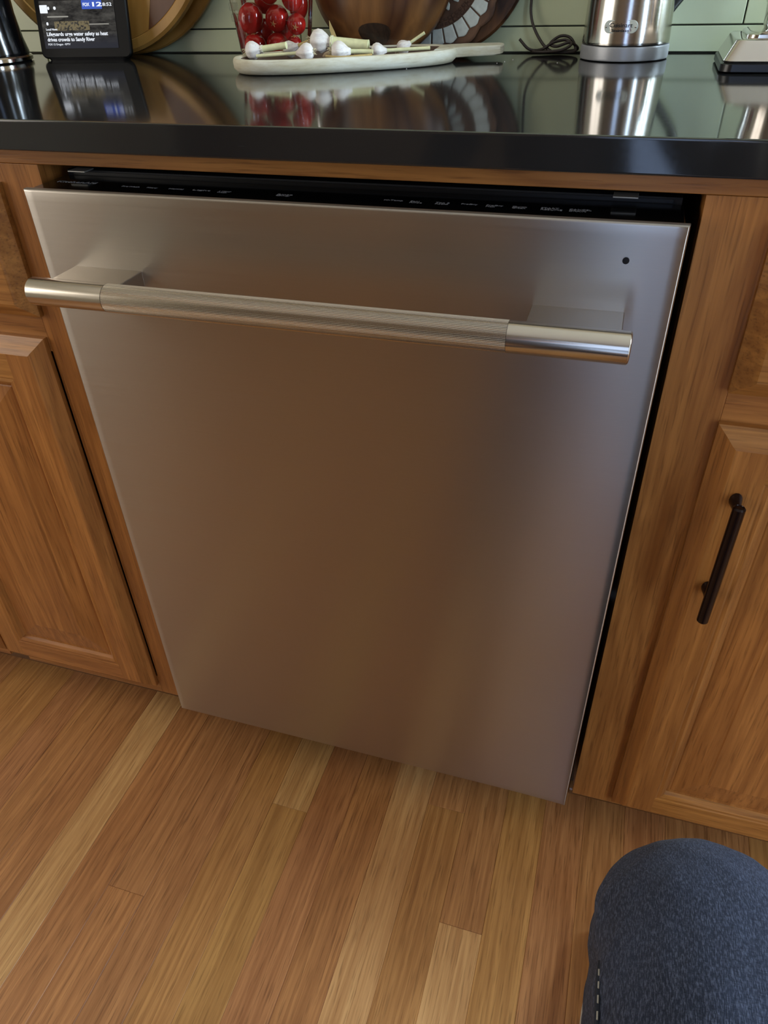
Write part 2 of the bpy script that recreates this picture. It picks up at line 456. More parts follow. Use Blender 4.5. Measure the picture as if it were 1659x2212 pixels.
# bronze pull on the first right door
def pull(door, x, z0, z1):
    y = -.004
    prof = [(0, z0), (.0045, z0), (.0058, z0+.0015), (.0058, z1-.0015), (.0045, z1), (.0042, z1+.0002), (.0038, z1-.0006), (0, z1-.0006)]
    V, F = lathevf([(max(r, .00002), z) for r, z in prof], x, y, 0, 24)
    parts = [(V, F)]
    for zc in (z0+.027, z1-.0085):
        rings = []
        for k, (yy, rx, rz) in enumerate([(.0195, .0060, .0082), (.016, .0055, .0074), (.010, .0044, .0056), (.004, .0040, .005), (-.003, .0040, .005)]):
            rings.append([(x+rx*math.cos(2*PI*j/14), yy, zc+rz*math.sin(2*PI*j/14)) for j in range(14)])
        parts.append(loftvf(rings))
    o = smooth_by_angle(mesh('pull', *join(parts), M_bronze, door), 40); o['label'] = 'dark bronze bar pull'
pull(rd[0], .3965, .5010, .649)

# ------------------------------------------------------------------ dishwasher
DZ0, DZ1, DX = .108, .893, .3025
dw = empty('dishwasher', (0, .25, 0), 'stainless steel built-in dishwasher with a thick bar handle', 'dishwasher')
# steel door skin: gently domed sheet with rolled edges, flexed back a little at its free lower right corner
bm = bmesh.new(); NX, NZ = 60, 72
def ydef(x, z):
    y = 0.0
    u = max(0, (x-.20)/.1025); v = max(0, (.235-z)/.127)
    y -= .0020*u*u*v*v
    return y
xsn = [-DX+2*DX*i/NX for i in range(NX+1)]; zsn = [DZ0+(DZ1-DZ0)*j/NZ for j in range(NZ+1)]
e = .0022
def cl(v, a, b): return max(a, min(b, v))
grid = [[bm.verts.new((cl(x, -DX+e, DX-e), ydef(x, z), cl(z, DZ0+e, DZ1-e))) for z in zsn] for x in xsn]
for i in range(NX):
    for j in range(NZ): bm.faces.new((grid[i][j], grid[i+1][j], grid[i+1][j+1], grid[i][j+1]))
loop = [grid[i][0] for i in range(NX)]+[grid[NX][j] for j in range(NZ)]+[grid[i][NZ] for i in range(NX, 0, -1)]+[grid[0][j] for j in range(NZ, 0, -1)]
prev = loop
def offs(v, o, dy):
    x, y, z = v.co
    nx = x+(o if abs(x-(DX-e)) < 1e-6 else -o if abs(x+(DX-e)) < 1e-6 else 0)
    nz = z+(o if abs(z-(DZ1-e)) < 1e-6 else -o if abs(z-(DZ0+e)) < 1e-6 else 0)
    return bm.verts.new((nx, y+dy, nz))
for o_, dy in ((e*.38, .0002), (e*.75, .0008), (e*.95, .0015), (e, .0025), (e, .0065), (e-.002, .007)):
    cur = [offs(v, o_, dy) for v in loop]
    for q in range(len(loop)): bm.faces.new((prev[q], cur[q], cur[(q+1) % len(loop)], prev[(q+1) % len(loop)]))
    prev = cur
bm.faces.new(prev)
bmesh.ops.recalc_face_normals(bm, faces=bm.faces)
uv = bm.loops.layers.uv.new('UVMap')
for f in bm.faces:
    f.smooth = True
    for l in f.loops: l[uv].uv = (l.vert.co.x+.3+l.vert.co.y, l.vert.co.z+l.vert.co.y*.01)
for ed in bm.edges:
    if len(ed.link_faces) == 2: ed.smooth = ed.calc_face_angle(0) < .7
for v in bm.verts: v.co -= dw.location
me = bpy.data.meshes.new('door_panel'); bm.to_mesh(me); bm.free()
dp = link('door_panel', me, M_steel, dw)
# indicator hole
hv, hf = lathevf([(.00001, -.0004), (.0021, -.0004), (.0027, -.0002), (.0027, .0005)], n=20)
hv = [(.2600+x, -z-.0002+.0, .864+y) for x, y, z in hv]
mesh('indicator_hole', hv, hf, M_gloss, dw)
# black inner door carrying the controls on its top edge
V, F = loftvf([rrect(0, .0345, DX-.0035, .0270, .004, z) for z in (DZ0+.004, .8915)]+[rrect(0, .0345, DX-.0045, .0260, .004, .8922)])
ctl = smooth_by_angle(mesh('control_door', V, F, M_gloss, dw), 30)
tub = join([boxvf(-.297, -.28, .064, .56, .10, .897), boxvf(.28, .297, .064, .56, .10, .897), boxvf(-.28, .28, .064, .56, .882, .897), boxvf(-.28, .28, .545, .56, .10, .882), boxvf(-.28, .28, .064, .56, .10, .12)])
mesh('tub', *tub, M_dark, dw)
mesh('gasket', *join([boxvf(-.290, .290, .0630, .0645, .86, .8955)]), M_black, dw)
box('kick_plate', (-.296, .296, .120, .13, .004, .100), M_black, dw)
mesh('levelling_leg', *join([boxvf(.282, .3005, .072, .086, .050, .10), boxvf(.288, .2985, .070, .082, .112, .135), lathevf([(.012, .001), (.012, .006), (.005, .010), (.005, .055)], .289, .115, 0, 16)]), M_clip, dw)
mesh('levelling_leg', *join([boxvf(-.300, -.282, .102, .116, .050, .10), lathevf([(.012, .001), (.012, .006), (.005, .010), (.005, .055)], -.289, .115, 0, 16)]), M_clip, dw)
for xc in (-.276, .252):
    o = box('mounting_clip', (xc-.010, xc+.010, .050, .0655, .8978, .8990), M_clip, dw, .0004); o['label'] = 'small metal mounting clip under the rail'
# printed legends on the control edge
top = .89225
def legend(body, x, y, w, s=.0042):
    text('control_legend', body, s, M_print, ctl, Matrix.Translation(Vector((x, y, top))-dw.location-Vector((0, 0, 0))), 'LEFT', w)
legend('KitchenAid', -.289, .0335, .044, .0075)
for b, x, w in (('ProWash', -.212, .019), ('Heavy', -.1845, .011), ('Normal', -.161, .015), ('Light', -.136, .018), ('1 Hour\nWash', -.109, .013), ('Rinse\nOnly', -.050, .015)):
    legend(b, x, .029, w)
for b, x, w in (('Hi-Temp', .051, .017), ('Sani\nRinse', .075, .011), ('Top 2\nRacks', .0975, .012), ('ProDry', .1195, .014), ('ProDry\nMax', .141, .014), ('Quick\nClean', .163, .012)):
    legend(b, x, .029, w)
legend('START\nRESUME', .1865, .029, .0175, .0048); legend('CANCEL\nDRAIN', .2095, .029, .0175, .0048)
# bar handle
hx0, hx1, hy, hz, hr = -.2685, .2735, -.063, .819, .0128
hd = empty('handle', (0, hy, hz)); hd.parent = dw; hd.location = Vector((0, hy, hz))-dw.location
def barvf(xa, xb, r, chA, chB, n=48, flute=0.0):
    prof = []
    if chA: prof += [(xa, .0001), (xa, r-.0022), (xa+.0006, r-.0008), (xa+.0016, r)]
    else: prof += [(xa, r)]
    if chB: prof += [(xb-.0016, r), (xb-.0006, r-.0008), (xb, r-.0022), (xb, .0001)]
    else: prof += [(xb, r)]
    rings = [[(x, hy+(rr-(flute if (j % 4) < 2 else 0)*(rr > .005))*math.cos(2*PI*j/n), hz+(rr-(flute if (j % 4) < 2 else 0)*(rr > .005))*math.sin(2*PI*j/n)) for j in range(n)] for x, rr in prof]
    return loftvf(rings)
GA, GB = -.186, .180
smooth_by_angle(mesh('end_sleeve', *barvf(hx0, GA-.0003, hr, True, False), M_handle, hd), 40)
smooth_by_angle(mesh('end_sleeve', *barvf(GB+.0003, hx1, hr, False, True), M_handle, hd), 40)
g = mesh('grip', *barvf(GA, GB, hr, False, False, 240, .00035), M_handle, hd); g['label'] = 'finely fluted middle of the bar'
for xa, xb in ((-.266, -.190), (.190, .266)):
    V, F = boxvf(xa, xb, hy+.002, .0005, .8065, .8220, .0008)
    smooth_by_angle(mesh('bracket', V, F, M_handle, hd), 50)

# ------------------------------------------------------------------ smart display
ang = math.radians(6.2); tilt = math.radians(12)
sd = empty('smart_display', (-.545, .476, CT), 'black tabletop smart display showing a news headline', 'smart display', rot=(0, 0, ang))
def loc_mesh(name, V, F, mat, parent, smooth=None):
    me = bpy.data.meshes.new(name); me.from_pydata([tuple(v) for v in V], [], F); me.update(); fix(me)
    o = link(name, me, mat, parent)
    if smooth: smooth_by_angle(o, smooth)
    return o
w2, hh = .0725, .088
RT = Matrix.Translation((0, 0, .0025)) @ Matrix.Rotation(-tilt, 4, 'X')     # front plate leans back
def plate(hx, h0, h1, r, y):
    return [RT @ Vector((p[0], y, p[1]+(h0+h1)/2)) for p in rrect(0, 0, hx, (h1-h0)/2, r, 0, 6)]
V, F = loftvf([plate(w2-.0015, .0015, hh-.0015, .008, -.0005), plate(w2, 0, hh, .009, .001), plate(w2, 0, hh, .009, .006), plate(w2-.003, .002, hh-.002, .008, .008)])
fp = loc_mesh('front_bezel', V, F, plain('matte_black_bezel', (10, 10, 11), .45, spec=.2), sd, 40)
V, F = loftvf([plate(w2-.005, .004, hh-.004, .008, .0078), plate(w2-.006, .004, hh-.006, .012, .011), plate(w2-.012, .006, hh-.012, .016, .015)])
t = NT('navy_fabric'); f = t.noise(t.coords((900, 900, 900)), 1, 2); t.set(color=t.mix(f, lin(24, 27, 38), lin(48, 52, 68)), rough=.9); M_navy = t.m
loc_mesh('back_shell', V, F, M_navy, sd, 40)
V, F = loftvf([rrect(0, .009, w2-.010, .008, .006, 0), rrect(0, .009, w2-.008, .009, .006, .004)])
loc_mesh('foot', V, F, M_rubber, sd, 40)
t = NT('lit_news_screen')
sep = t.n('SeparateXYZ'); tc = t.n('TexCoord'); t.l(tc.outputs['Object'], sep.inputs[0])
n1 = t.noise(t.coords((60, 60, 160)), 1, 5, .65); n2 = t.noise(t.coords((250, 250, 320)), 1, 4, .6)
c = t.mix(t.ramp(n1, [(.35, (0, 0, 0, 1)), (.7, (1, 1, 1, 1))]), lin(26, 26, 28), lin(92, 90, 86))
zlo = t.math('SMOOTH_MIN', t.math('MULTIPLY', t.math('SUBTRACT', .036, sep.outputs[2]), 60.0), 1.0, .1)
zlo = t.math('MAXIMUM', zlo, 0.0)
c = t.mix(zlo, c, lin(50, 52, 62))
band = t.math('COMPARE', sep.outputs[2], .0425, .0055); bx = t.math('LESS_THAN', sep.outputs[0], .012); bx2 = t.math('GREATER_THAN', sep.outputs[0], -.044)
bm_ = t.math('MULTIPLY', t.math('MULTIPLY', band, bx), t.math('MULTIPLY', bx2, t.ramp(n2, [(.42, (0, 0, 0, 1)), (.5, (1, 1, 1, 1))])))
c = t.mix(bm_, c, lin(138, 126, 96))
t.set(color=(0, 0, 0, 1), rough=.3, spec=.1, emit=c, emits=.7); M_screen = t.m
def emis(name, rgb, s=1.0):
    t = NT(name); f = t.noise(t.coords((1, 1, 1)), 30, 1); c = lin(*rgb)
    t.set(color=(0, 0, 0, 1), emit=t.mix(f, c, tuple(x*.96 for x in c[:3])+(1,)), emits=s); return t.m
M_swhite = emis('screen_white', (240, 246, 255), 1.1); M_sblue = emis('screen_blue', (44, 84, 190)); M_sgrey = emis('screen_grey', (160, 158, 150), .9)
sx0, sx1, sz0, sz1 = -.0640, .0540, .0125, .0715
def splate(name, x0, x1, z0, z1, y, mat, r=.0006):
    hx, hz_ = (x1-x0)/2, (z1-z0)/2
    a = [RT @ Vector((p[0], y, p[1])) for p in rrect((x0+x1)/2, (z0+z1)/2, hx, hz_, min(r, hx*.9, hz_*.9), 0, 3)]
    b = [RT @ Vector((p[0], y+.0003, p[1])) for p in rrect((x0+x1)/2, (z0+z1)/2, hx, hz_, min(r, hx*.9, hz_*.9), 0, 3)]
    return loftvf([a, b])
scr = loc_mesh('screen', *splate('screen', sx0, sx1, sz0, sz1, -.0011, M_screen), M_screen, sd)
scr['label'] = 'lit screen with a news story'
V, F = join([splate('', sx0+.0005, sx0+.0125, .0565, .0665, -.0016, 0), splate('', -0.0511, -0.0481, .0605, .0645, -.0016, 0, .0017), splate('', -0.0416, -0.0377, .0605, .0645, -.0016, 0, .002), splate('', -0.0562, -0.0532, .0415, .0455, -.0016, 0, .0017)])
loc_mesh('picture_highlight', V, F, M_swhite, scr)
loc_mesh('picture_line', *splate('', -0.0532, -0.0196, .0512, .0528, -.0016, 0), M_sgrey, scr); loc_mesh('picture_line', *splate('', 0.0122, 0.0432, .0415, .0427, -.0016, 0), M_sgrey, scr)
loc_mesh('channel_badge', *splate('', 0.0040, 0.0355, .0605, .0713, -.0016, 0), M_sblue, scr)
RX = Matrix.Rotation(PI/2, 4, 'X')
def stext(body, x, z, size, width, mat=None, bold=0.0):
    text('headline_text', body, size, mat or M_swhite, scr, RT @ Matrix.Translation((x, -.0022, z)) @ RX, 'LEFT', width, bold, .0001)
stext('FOX', .0062, .0640, .0056, .0105, bold=.00015); stext('12', .0182, .0635, .0072, .0150, bold=.0002); stext('8:52', .0372, .0637, .0056, .0140, bold=.00005)
stext('Local News', -0.0580, .0352, .0037, 0.0181, bold=.00005)
stext('Lifeguards urge water safety as heat', -0.0580, .0283, .0066, 0.0977, bold=.00012)
stext('drives crowds to Sandy River', -0.0580, .0215, .0066, 0.0762, bold=.00012)
stext('FOX 12 Oregon - KPTV', -0.0580, .0165, .0036, 0.0357)

# ------------------------------------------------------------------ black appliance at the far left
ap = empty('coffee_grinder', (-.690, .450, CT), 'black countertop appliance cut off by the left edge of the photo', 'appliance')
prof = [(.052, 0), (.056, .002), (.056, .006), (.054, .008)]
smooth_by_angle(mesh('base_ring', *lathevf(prof, -.690, .450, CT, 40), M_chrome, ap), 40)
prof = [(.052, .0081), (.053, .012), (.049, .030), (.046, .06), (.046, .10), (.050, .14), (.052, .17), (.045, .176)]
smooth_by_angle(mesh('body', *lathevf(prof, -.690, .450, CT, 40), M_gloss, ap), 40)
prof = [(.045, .1762), (.047, .18), (.044, .20), (.02, .208), (.010, .209), (.009, .222), (.001, .224)]
smooth_by_angle(mesh('lid', *lathevf(prof, -.690, .450, CT, 40), M_black, ap), 40)

# ------------------------------------------------------------------ boards against the wall
def woody(name, light, dark, scale=1.0, rough=.4, rings=7.0):
    t = NT(name)
    n1 = t.noise(t.coords((7*scale, 7*scale, 3*scale), 5), 1, 3, .5, .8)
    r = t.math('PINGPONG', t.math('MULTIPLY', n1, rings), .5); r = t.math('MULTIPLY', r, 2)
    st = t.noise(t.coords((220, 220, 12), 3), 1, 3, .6)
    c = t.mix(r, lin(*light), lin(*dark)); c = t.mix(t.math('MULTIPLY', st, .5), c, lin(*dark))
    t.set(color=c, rough=rough); return t.m
M_maple = woody('honey_wood', (206, 160, 84), (164, 116, 52), 1.2, .4, 3)
M_walnut = woody('walnut_strip', (112, 70, 40), (84, 48, 28), 1.2, .4, 3)
M_acacia = woody('acacia_figured', (150, 104, 58), (74, 44, 26), 1.1, .35, 6)
M_darkw = woody('dark_figured_wood', (120, 78, 44), (46, 28, 20), 1.2, .4, 6)
M_carve = woody('carved_brown_wood', (122, 88, 64), (70, 46, 32), 2.0, .65, 5)
M_knot = woody('wood_knot', (64, 46, 32), (38, 27, 20), 6, .4, 6)

def leaning(name, cx, ybot, ytop, r, label, cat, z=CT, group=None):
    """Empty at the contact point of a disc of radius r leaning back; local axes: X right, Z up the disc, -Y out of its face"""
    th = math.asin((ytop-ybot)/(2*r))
    return empty(name, (cx, ybot, z), label, cat, group, rot=(-th, 0, 0))
def discvf(r, y0, y1, cz, n=72, ch=.002):
    rings = [[(rr*math.cos(2*PI*j/n), y, cz+rr*math.sin(2*PI*j/n)) for j in range(n)] for rr, y in ((r-ch, y0), (r, y0+ch), (r, y1-ch), (r-ch, y1))]
    return loftvf(rings)
# striped round board with a pale rim: rim ring + upright strips let into it
b1 = leaning('round_board', -.537, .533, .5525, .198, 'large round honey wood board with a dark inlaid stripe, behind the display', 'cutting board')
R1 = .198; ri = .181
n = 96; rings = []
for rr, y in ((ri, -.010), (ri+.002, -.0125), (R1-.004, -.0125), (R1, -.009), (R1, .001), (R1-.003, .004), (ri, .004)):
    rings.append([(rr*math.cos(2*PI*j/n), y, R1+rr*math.sin(2*PI*j/n)) for j in range(n)])
rings.append(rings[0]); V, F = loftvf(rings, True, False, False); loc_mesh('rim', V, F, M_maple, b1, 40)
cuts = [-.181, -.118, -.070, -.010, .050, .118, .181]; ta = math.radians(16)
for i in range(len(cuts)-1):
    a, b = cuts[i]+.0003, cuts[i+1]-.0003; P = []
    m_ = 14
    lo = []; hi = []
    for k in range(m_+1):
        x = a+(b-a)*k/m_; h = math.sqrt(max(ri*ri-x*x, 0)); lo.append((x, R1-h)); hi.append((x, R1+h))
    pl = lo+hi[::-1]
    pl = [(x*math.cos(ta)+(z-R1)*math.sin(ta), R1-x*math.sin(ta)+(z-R1)*math.cos(ta)) for x, z in pl]
    fr = [(x, -.0108, z) for x, z in pl]; bk = [(x, .0035, z) for x, z in pl]
    V, F = loftvf([fr, bk]); loc_mesh('strip', V, F, M_walnut if i in (0, 2, 5) else M_maple, b1, 40)
b2 = leaning('round_board', -.518, .5585, .5650, .190, 'plain round honey wood board, hindmost, behind the striped board', 'cutting board')
loc_mesh('board', *discvf(.190, -.005, .005, .190), M_maple, b2, 40)
# dark round board and carved panel and bowl
b3 = leaning('round_board', -.0234, .5535, .562, .116, 'dark figured round wooden board, hindmost, behind the carved panel', 'cutting board')
loc_mesh('board', *discvf(.116, -.006, .006, .116, 72, .003), M_darkw, b3, 40)
cp = leaning('carved_panel', -.0333, .539, .547, .096, 'carved round wooden panel with whitewashed petals, partly behind the wooden bowl', 'wall ornament')
n = 90
def scallop(a): return .0905+.0055*abs(math.sin(a*8))
rings = [[(scallop(2*PI*j/n)*s*math.cos(2*PI*j/n), y, .096+scallop(2*PI*j/n)*s*math.sin(2*PI*j/n)) for j in range(n)] for s, y in ((.965, -.0052), (1.0, -.003), (1.0, .005), (.97, .006))]
loc_mesh('disc', *loftvf(rings), M_carve, cp, 40)
def wedge(r0, r1, a0, a1, y0, y1, point=0.0, n=5):
    am = (a0+a1)/2; out = []
    for k in range(n+1): a = a0+(a1-a0)*k/n; out.append((r0*math.cos(a), r0*math.sin(a)))
    for k in range(n, -1, -1):
        a = a0+(a1-a0)*k/n; rr = r1-point*abs(2*k/n-1); out.append((rr*math.cos(a), rr*math.sin(a)))
    c = Vector((sum(p[0] for p in out)/len(out), sum(p[1] for p in out)/len(out)))
    A = [(c.x+(p[0]-c.x)*.86, y0, .096+c.y+(p[1]-c.y)*.86) for p in out]
    B = [(p[0], y0+.0010, .096+p[1]) for p in out]; C_ = [(p[0], y1, .096+p[1]) for p in out]
    return loftvf([A, B, C_])
rr_ = random.Random(3)
NP = 28
for k in range(NP):
    a = 2*PI*k/NP; d = 2*PI/NP
    loc_mesh('petal', *wedge(.066, .0865, a+d*.06, a+d*.94, -.0072-.0006*rr_.random(), -.0045, .0035), M_white, cp, 40)
for k in range(20):
    a = 2*PI*k/20; d = 2*PI/20
    loc_mesh('tooth', *wedge(.032, .051, a+d*.22, a+d*.78, -.0072, -.0045, .006), M_white, cp, 40)
V, F = lathevf([(.0005, 0), (.010, 0), (.014, .002), (.0155, .0045)], n=28); V = [(x, -.0045-(.0045-z), .096+y) for x, y, z in V]; loc_mesh('boss', V, F, M_carve, cp, 40)
for rad in (.0575, .0625):
    bits = []
    for k in range(64):
        a = 2*PI*k/64; bits.append(wedge(rad-.0016, rad+.0016, a, a+2*PI/64*.6, -.0066, -.0045, 0, 1))
    bo = loc_mesh('carved_bead_ring', *join(bits), M_carve, cp); bo['kind'] = 'stuff'
wbowl = leaning('wooden_bowl', -.099, .5125, .5205, .097, 'shallow wooden bowl with a dark knot, leaning with its rounded base facing out', 'bowl')
prof = [(.0965, .012), (.097, .008), (.0965, .001), (.094, -.008), (.082, -.020), (.066, -.029), (.048, -.034), (.028, -.0362), (.0005, -.037)]
rings = [[(r*math.cos(2*PI*j/72), y, .097+r*math.sin(2*PI*j/72)) for j in range(72)] for r, y in prof]
loc_mesh('shell', *loftvf(rings), M_acacia, wbowl, 60)
kn = []
for s in (1.0, .66, .33, .02):
    ring = []
    for j in range(24):
        a = 2*PI*j/24; x = .0215*s*math.cos(a)*(1+.1*math.sin(3*a)); z = .0145*s*math.sin(a)*(1+.12*math.cos(2*a))-.069
        r = math.hypot(x, z); y = None
        for (r1, y1), (r0, y0) in zip(prof[2:], prof[3:]):
            if r0 <= r <= r1: y = y0+(y1-y0)*(r-r0)/(r1-r0)
        ring.append((x, (y if y is not None else -.037)-.0006, .097+z))
    kn.append(ring)
loc_mesh('knot', *loftvf(kn, True, False, True), M_knot, wbowl, 60)

# ------------------------------------------------------------------ cord tangle beside the kettle
cd = spline([(.0985, .5655, 1.10), (.0935, .565, 1.02), (.0955, .562, .990), (.1095, .555, .967), (.126, .548, .9545), (.146, .545, .9535), (.158, .55, .955), (.150, .556, .968), (.136, .556, .9705), (.124, .552, .9625), (.134, .546, .9600), (.150, .548, .964), (.160, .556, .956), (.140, .56, .953), (.112, .558, .9535), (.102, .550, .9535), (.118, .543, .9540), (.140, .541, .9560), (.152, .546, .9620), (.144, .552, .9665), (.128, .548, .9640), (.116, .549, .9570), (.104, .556, .9545), (.094, .556, .957), (.082, .559, .967)], 8)
tag(smooth_by_angle(mesh('power_cord', *tubevf(cd, .0018, 8), plain('brown_cord', (44, 34, 28), .5)), 60), 'dark tangled cord on the counter beside the kettle', 'cord')

# ------------------------------------------------------------------ tray board
tray = empty('paddle_tray', (-.113, .411, CT), 'whitewashed wooden paddle board with a raised rim, holding the garlic', 'tray')
t = NT('whitewashed_wood')
f = t.noise(t.coords((20, 20, 60)), 1, 5, .65); g2 = t.noise(t.coords((40, 40, 500)), 1, 3)
c = t.mix(t.ramp(f, [(.3, (0, 0, 0, 1)), (.7, (1, 1, 1, 1))]), lin(196, 184, 150), lin(224, 222, 206))
c = t.mix(t.math('MULTIPLY', t.ramp(g2, [(.55, (0, 0, 0, 1)), (.75, (1, 1, 1, 1))]), .35), c, lin(140, 120, 86)); t.set(color=c, rough=.7); M_wash = t.m
M_trayin = plain('worn_brown_tray_bottom', (84, 66, 54), .6, var=.2, nscale=60)
ca, sa = math.cos(math.radians(30)), math.sin(math.radians(30))
def tray_out(s=1.0, z=0.0, shrink=0.0):
    P = []; n = 72
    for j in range(n):
        a = 2*PI*j/n
        ex = .78
        u = (.142-shrink)*math.copysign(abs(math.cos(a))**ex, math.cos(a))*s; v = (.064-shrink)*math.copysign(abs(math.sin(a))**ex, math.sin(a))*s
        P.append((-.113+u*ca-v*sa, .411+u*sa+v*ca, CT+z))
    return P
rings = [tray_out(1, .0002, .010), tray_out(1, .0015, .005), tray_out(1, .006, .0005), tray_out(1, .012, 0), tray_out(1, .0155, .001), tray_out(1, .0165, .0025), tray_out(1, .0165, .008), tray_out(1, .0150, .010)]
smooth_by_angle(mesh('rim', *loftvf(rings, True, True, False), M_wash, tray), 50)
smooth_by_angle(mesh('tray_bottom', *loftvf([tray_out(1, .0150, .0101), tray_out(1, .0105, .014), tray_out(1, .0095, .02)], True, False, True), M_trayin, tray), 50)
hp = [(-.008, .440), (.030, .472), (.062, .4865), (.068, .4905), (.070, .500), (.068, .522), (.062, .528), (.020, .520), (-.012, .500)]
def hring(z, s):
    c = Vector((.03, .49)); return [(c.x+(x-c.x)*s, c.y+(y-c.y)*s, CT+z) for x, y in hp]
V, F = loftvf([hring(.0055, .93), hring(.007, 1.0), hring(.0145, 1.0), hring(.0162, .95)])
smooth_by_angle(mesh('paddle_handle', V, F, M_wash, tray), 40)

# ------------------------------------------------------------------ garlic
t = NT('garlic_skin')
f = t.noise(t.coords((60, 60, 20)), 1, 3); sp = t.noise(t.coords((700, 700, 60), 3), 1, 2)
c = t.mix(f, lin(226, 214, 204), lin(240, 238, 232)); c = t.mix(t.math('MULTIPLY', t.ramp(sp, [(.5, (0, 0, 0, 1)), (.7, (1, 1, 1, 1))]), .3), c, lin(176, 150, 164)); t.set(color=c, rough=.5, sss=.1); M_garlic = t.m
t.b.inputs['Subsurface Radius'].default_value = (.004, .003, .002)
M_stem = plain('green_white_stem', (222, 220, 172), .5, var=.12, nscale=120)
M_drystem = plain('dry_tan_stem', (190, 164, 104), .6, var=.15, nscale=120)
M_root = plain('garlic_roots', (196, 182, 146), .8, var=.15, nscale=200)
def garlic(label, pos, r, end, stem_r=.0025, dry=False, green=True):
    pos = Vector(pos); d = (Vector(end)-pos); L = d.length; q = d.to_track_quat('Z', 'Y')
    g = empty('garlic_bulb', pos, label, 'garlic', 'garlic heads on the tray')
    g.rotation_mode = 'QUATERNION'; g.rotation_quaternion = q
    prof = [(r*.10, -r*.80), (r*.45, -r*.78), (r*.82, -r*.55), (r*1.0, -r*.1), (r*.95, r*.3), (r*.70, r*.72), (r*.42, r*1.05), (max(stem_r*1.15, r*.2), r*1.4)]
    V, F = lathevf(prof, 0, 0, 0, 48, 8, .045); loc_mesh('bulb', V, F, M_garlic, g, 70)
    bend = r*.25
    pts = [Vector((0, 0, r*1.2)), Vector((bend*.3, 0, (r*1.2+L)/2)), Vector((0, 0, L))]
    V, F = tubevf(spline(pts, 5), [stem_r*1.2]+[stem_r]*9+[stem_r*1.08], 12); loc_mesh('stem', V, F, M_drystem if dry else M_stem, g, 50)
    rr = random.Random(int(r*1e6)); bits = []
    for k in range(9):
        a = 2*PI*k/9+rr.random(); ln = r*(.25+.25*rr.random())
        bits.append(tubevf([(r*.12*math.cos(a), r*.12*math.sin(a), -r*.74), (r*.3*math.cos(a), r*.3*math.sin(a), -r*.85-ln*.4), (r*.38*math.cos(a+.5), r*.38*math.sin(a+.5), -r*.85-ln)], [r*.05, r*.045, r*.02], 5))
    loc_mesh('roots', *join(bits), M_root, g)
    return g
garlic('plump white garlic head at the left end of the tray, thick stem', (-.2236, .372, .9715), .0100, (-.1790, .377, .9765), .0038)
garlic('flat pale garlic head lying behind the leftmost one', (-.186, .402, .9700), .0092, (-.1545, .405, .9795), .0026, True)
garlic('pinkish garlic head in front with its thin stem pointing left', (-.1462, .362, .9705), .0098, (-.2090, .352, .9675), .0018)
garlic('largest garlic head, on top of the pile, with a thick pale stem', (-.1439, .398, .9790), .0128, (-.0815, .405, .9730), .0065)
garlic('round cream garlic head in the middle front of the tray', (-.1097, .3745, .9705), .0107, (-.0690, .384, .9690), .0026)
garlic('small garlic head with a long thin stem reaching the tray handle', (-.0701, .404, .9680), .0086, (-.0099, .432, .9685), .0021)
garlic('small garlic head at the right with its stem sticking up', (-.0474, .440, .9680), .0083, (-.0203, .445, .9835), .0018)
def clove(label, pos, r, rz):
    o = loc_mesh('garlic_clove', *lathevf([(r*.08, -r*1.3), (r*.7, -r*.8), (r, 0), (r*.75, r*.8), (r*.25, r*1.4), (r*.05, r*1.6)], n=20), plain('brown_clove_skin', (176, 150, 118), .6, var=.12, nscale=150), None, 60)
    o.location = pos; o.rotation_euler = (PI/2, 0, rz); return tag(o, label, 'garlic')
clove('loose brown-skinned clove beside the cream garlic head', (-.0905, .388, .9640), .0045, .9)
clove('loose clove under the largest garlic head', (-.128, .385, .9645), .0050, -.7)
tag(smooth_by_angle(mesh('dry_stem', *tubevf(spline([(-.122, .362, .9665), (-.100, .358, .9660), (-.066, .371, .9672)], 6), .0013, 8), M_drystem), 60), 'thin dry stem lying along the front rim of the tray', 'stem')
fl_ = [(0, 0, 0), (.006, .001, -.012), (.010, .001, -.022), (.004, 0, -.020), (0, 0, -.010)]
V = [(-.140+x, .428+y, .9985+z) for x, y, z in fl_]+[(-.140+x, .4286+y, .9985+z) for x, y, z in fl_]
tag(mesh('garlic_skin_flake', V, [(0, 1, 2, 3, 4), (9, 8, 7, 6, 5)]+[(i, (i+1) % 5, 5+(i+1) % 5, 5+i) for i in range(5)], M_drystem), 'papery tan skin flake standing up behind the largest garlic', 'garlic skin')

# ------------------------------------------------------------------ tomato tub and tomatoes
tx, ty = -.237, .475
tubc = empty('tomato_container', (tx, ty, CT), 'clear plastic tub filled with red tomatoes', 'container')
def tring(z, grow=0.0):
    k = z/.10; hx = .0425+.011*k+grow; hy = .031+.005*k+grow
    return rrect(tx, ty, hx, hy, .016, CT+z, 6)
th = .0009
V, F = loftvf([tring(.0003, -.004), tring(.0012, -.001), tring(.004), tring(.03), tring(.06), tring(.10), tring(.118), tring(.118, .002), tring(.1195, .002), tring(.1195, .0005)], True, True, False)
smooth_by_angle(mesh('shell', V, F, M_clear, tubc), 40)
for zz in (.052, .064, .076, .088):
    k = zz/.10; x0 = tx-.0445-.011*k
    for sx in (-1, 1):
        xx = tx+sx*(.0445+.011*k-.012)
        smooth_by_angle(mesh('embossed_rib', *boxvf(xx-.006, xx+.006, ty-.0322-.005*k, ty-.0312-.005*k, CT+zz-.004, CT+zz+.004, .0004), M_clear, tubc), 50)
t = NT('tomato_skin'); f = t.noise(t.coords((20, 20, 20), 3), 1, 2); t.set(color=t.mix(f, lin(176, 26, 24), lin(204, 44, 34)), rough=.12, coat=.5, sss=.05); M_tom = t.m
M_scar = plain('tomato_stem_scar', (206, 150, 92), .6)
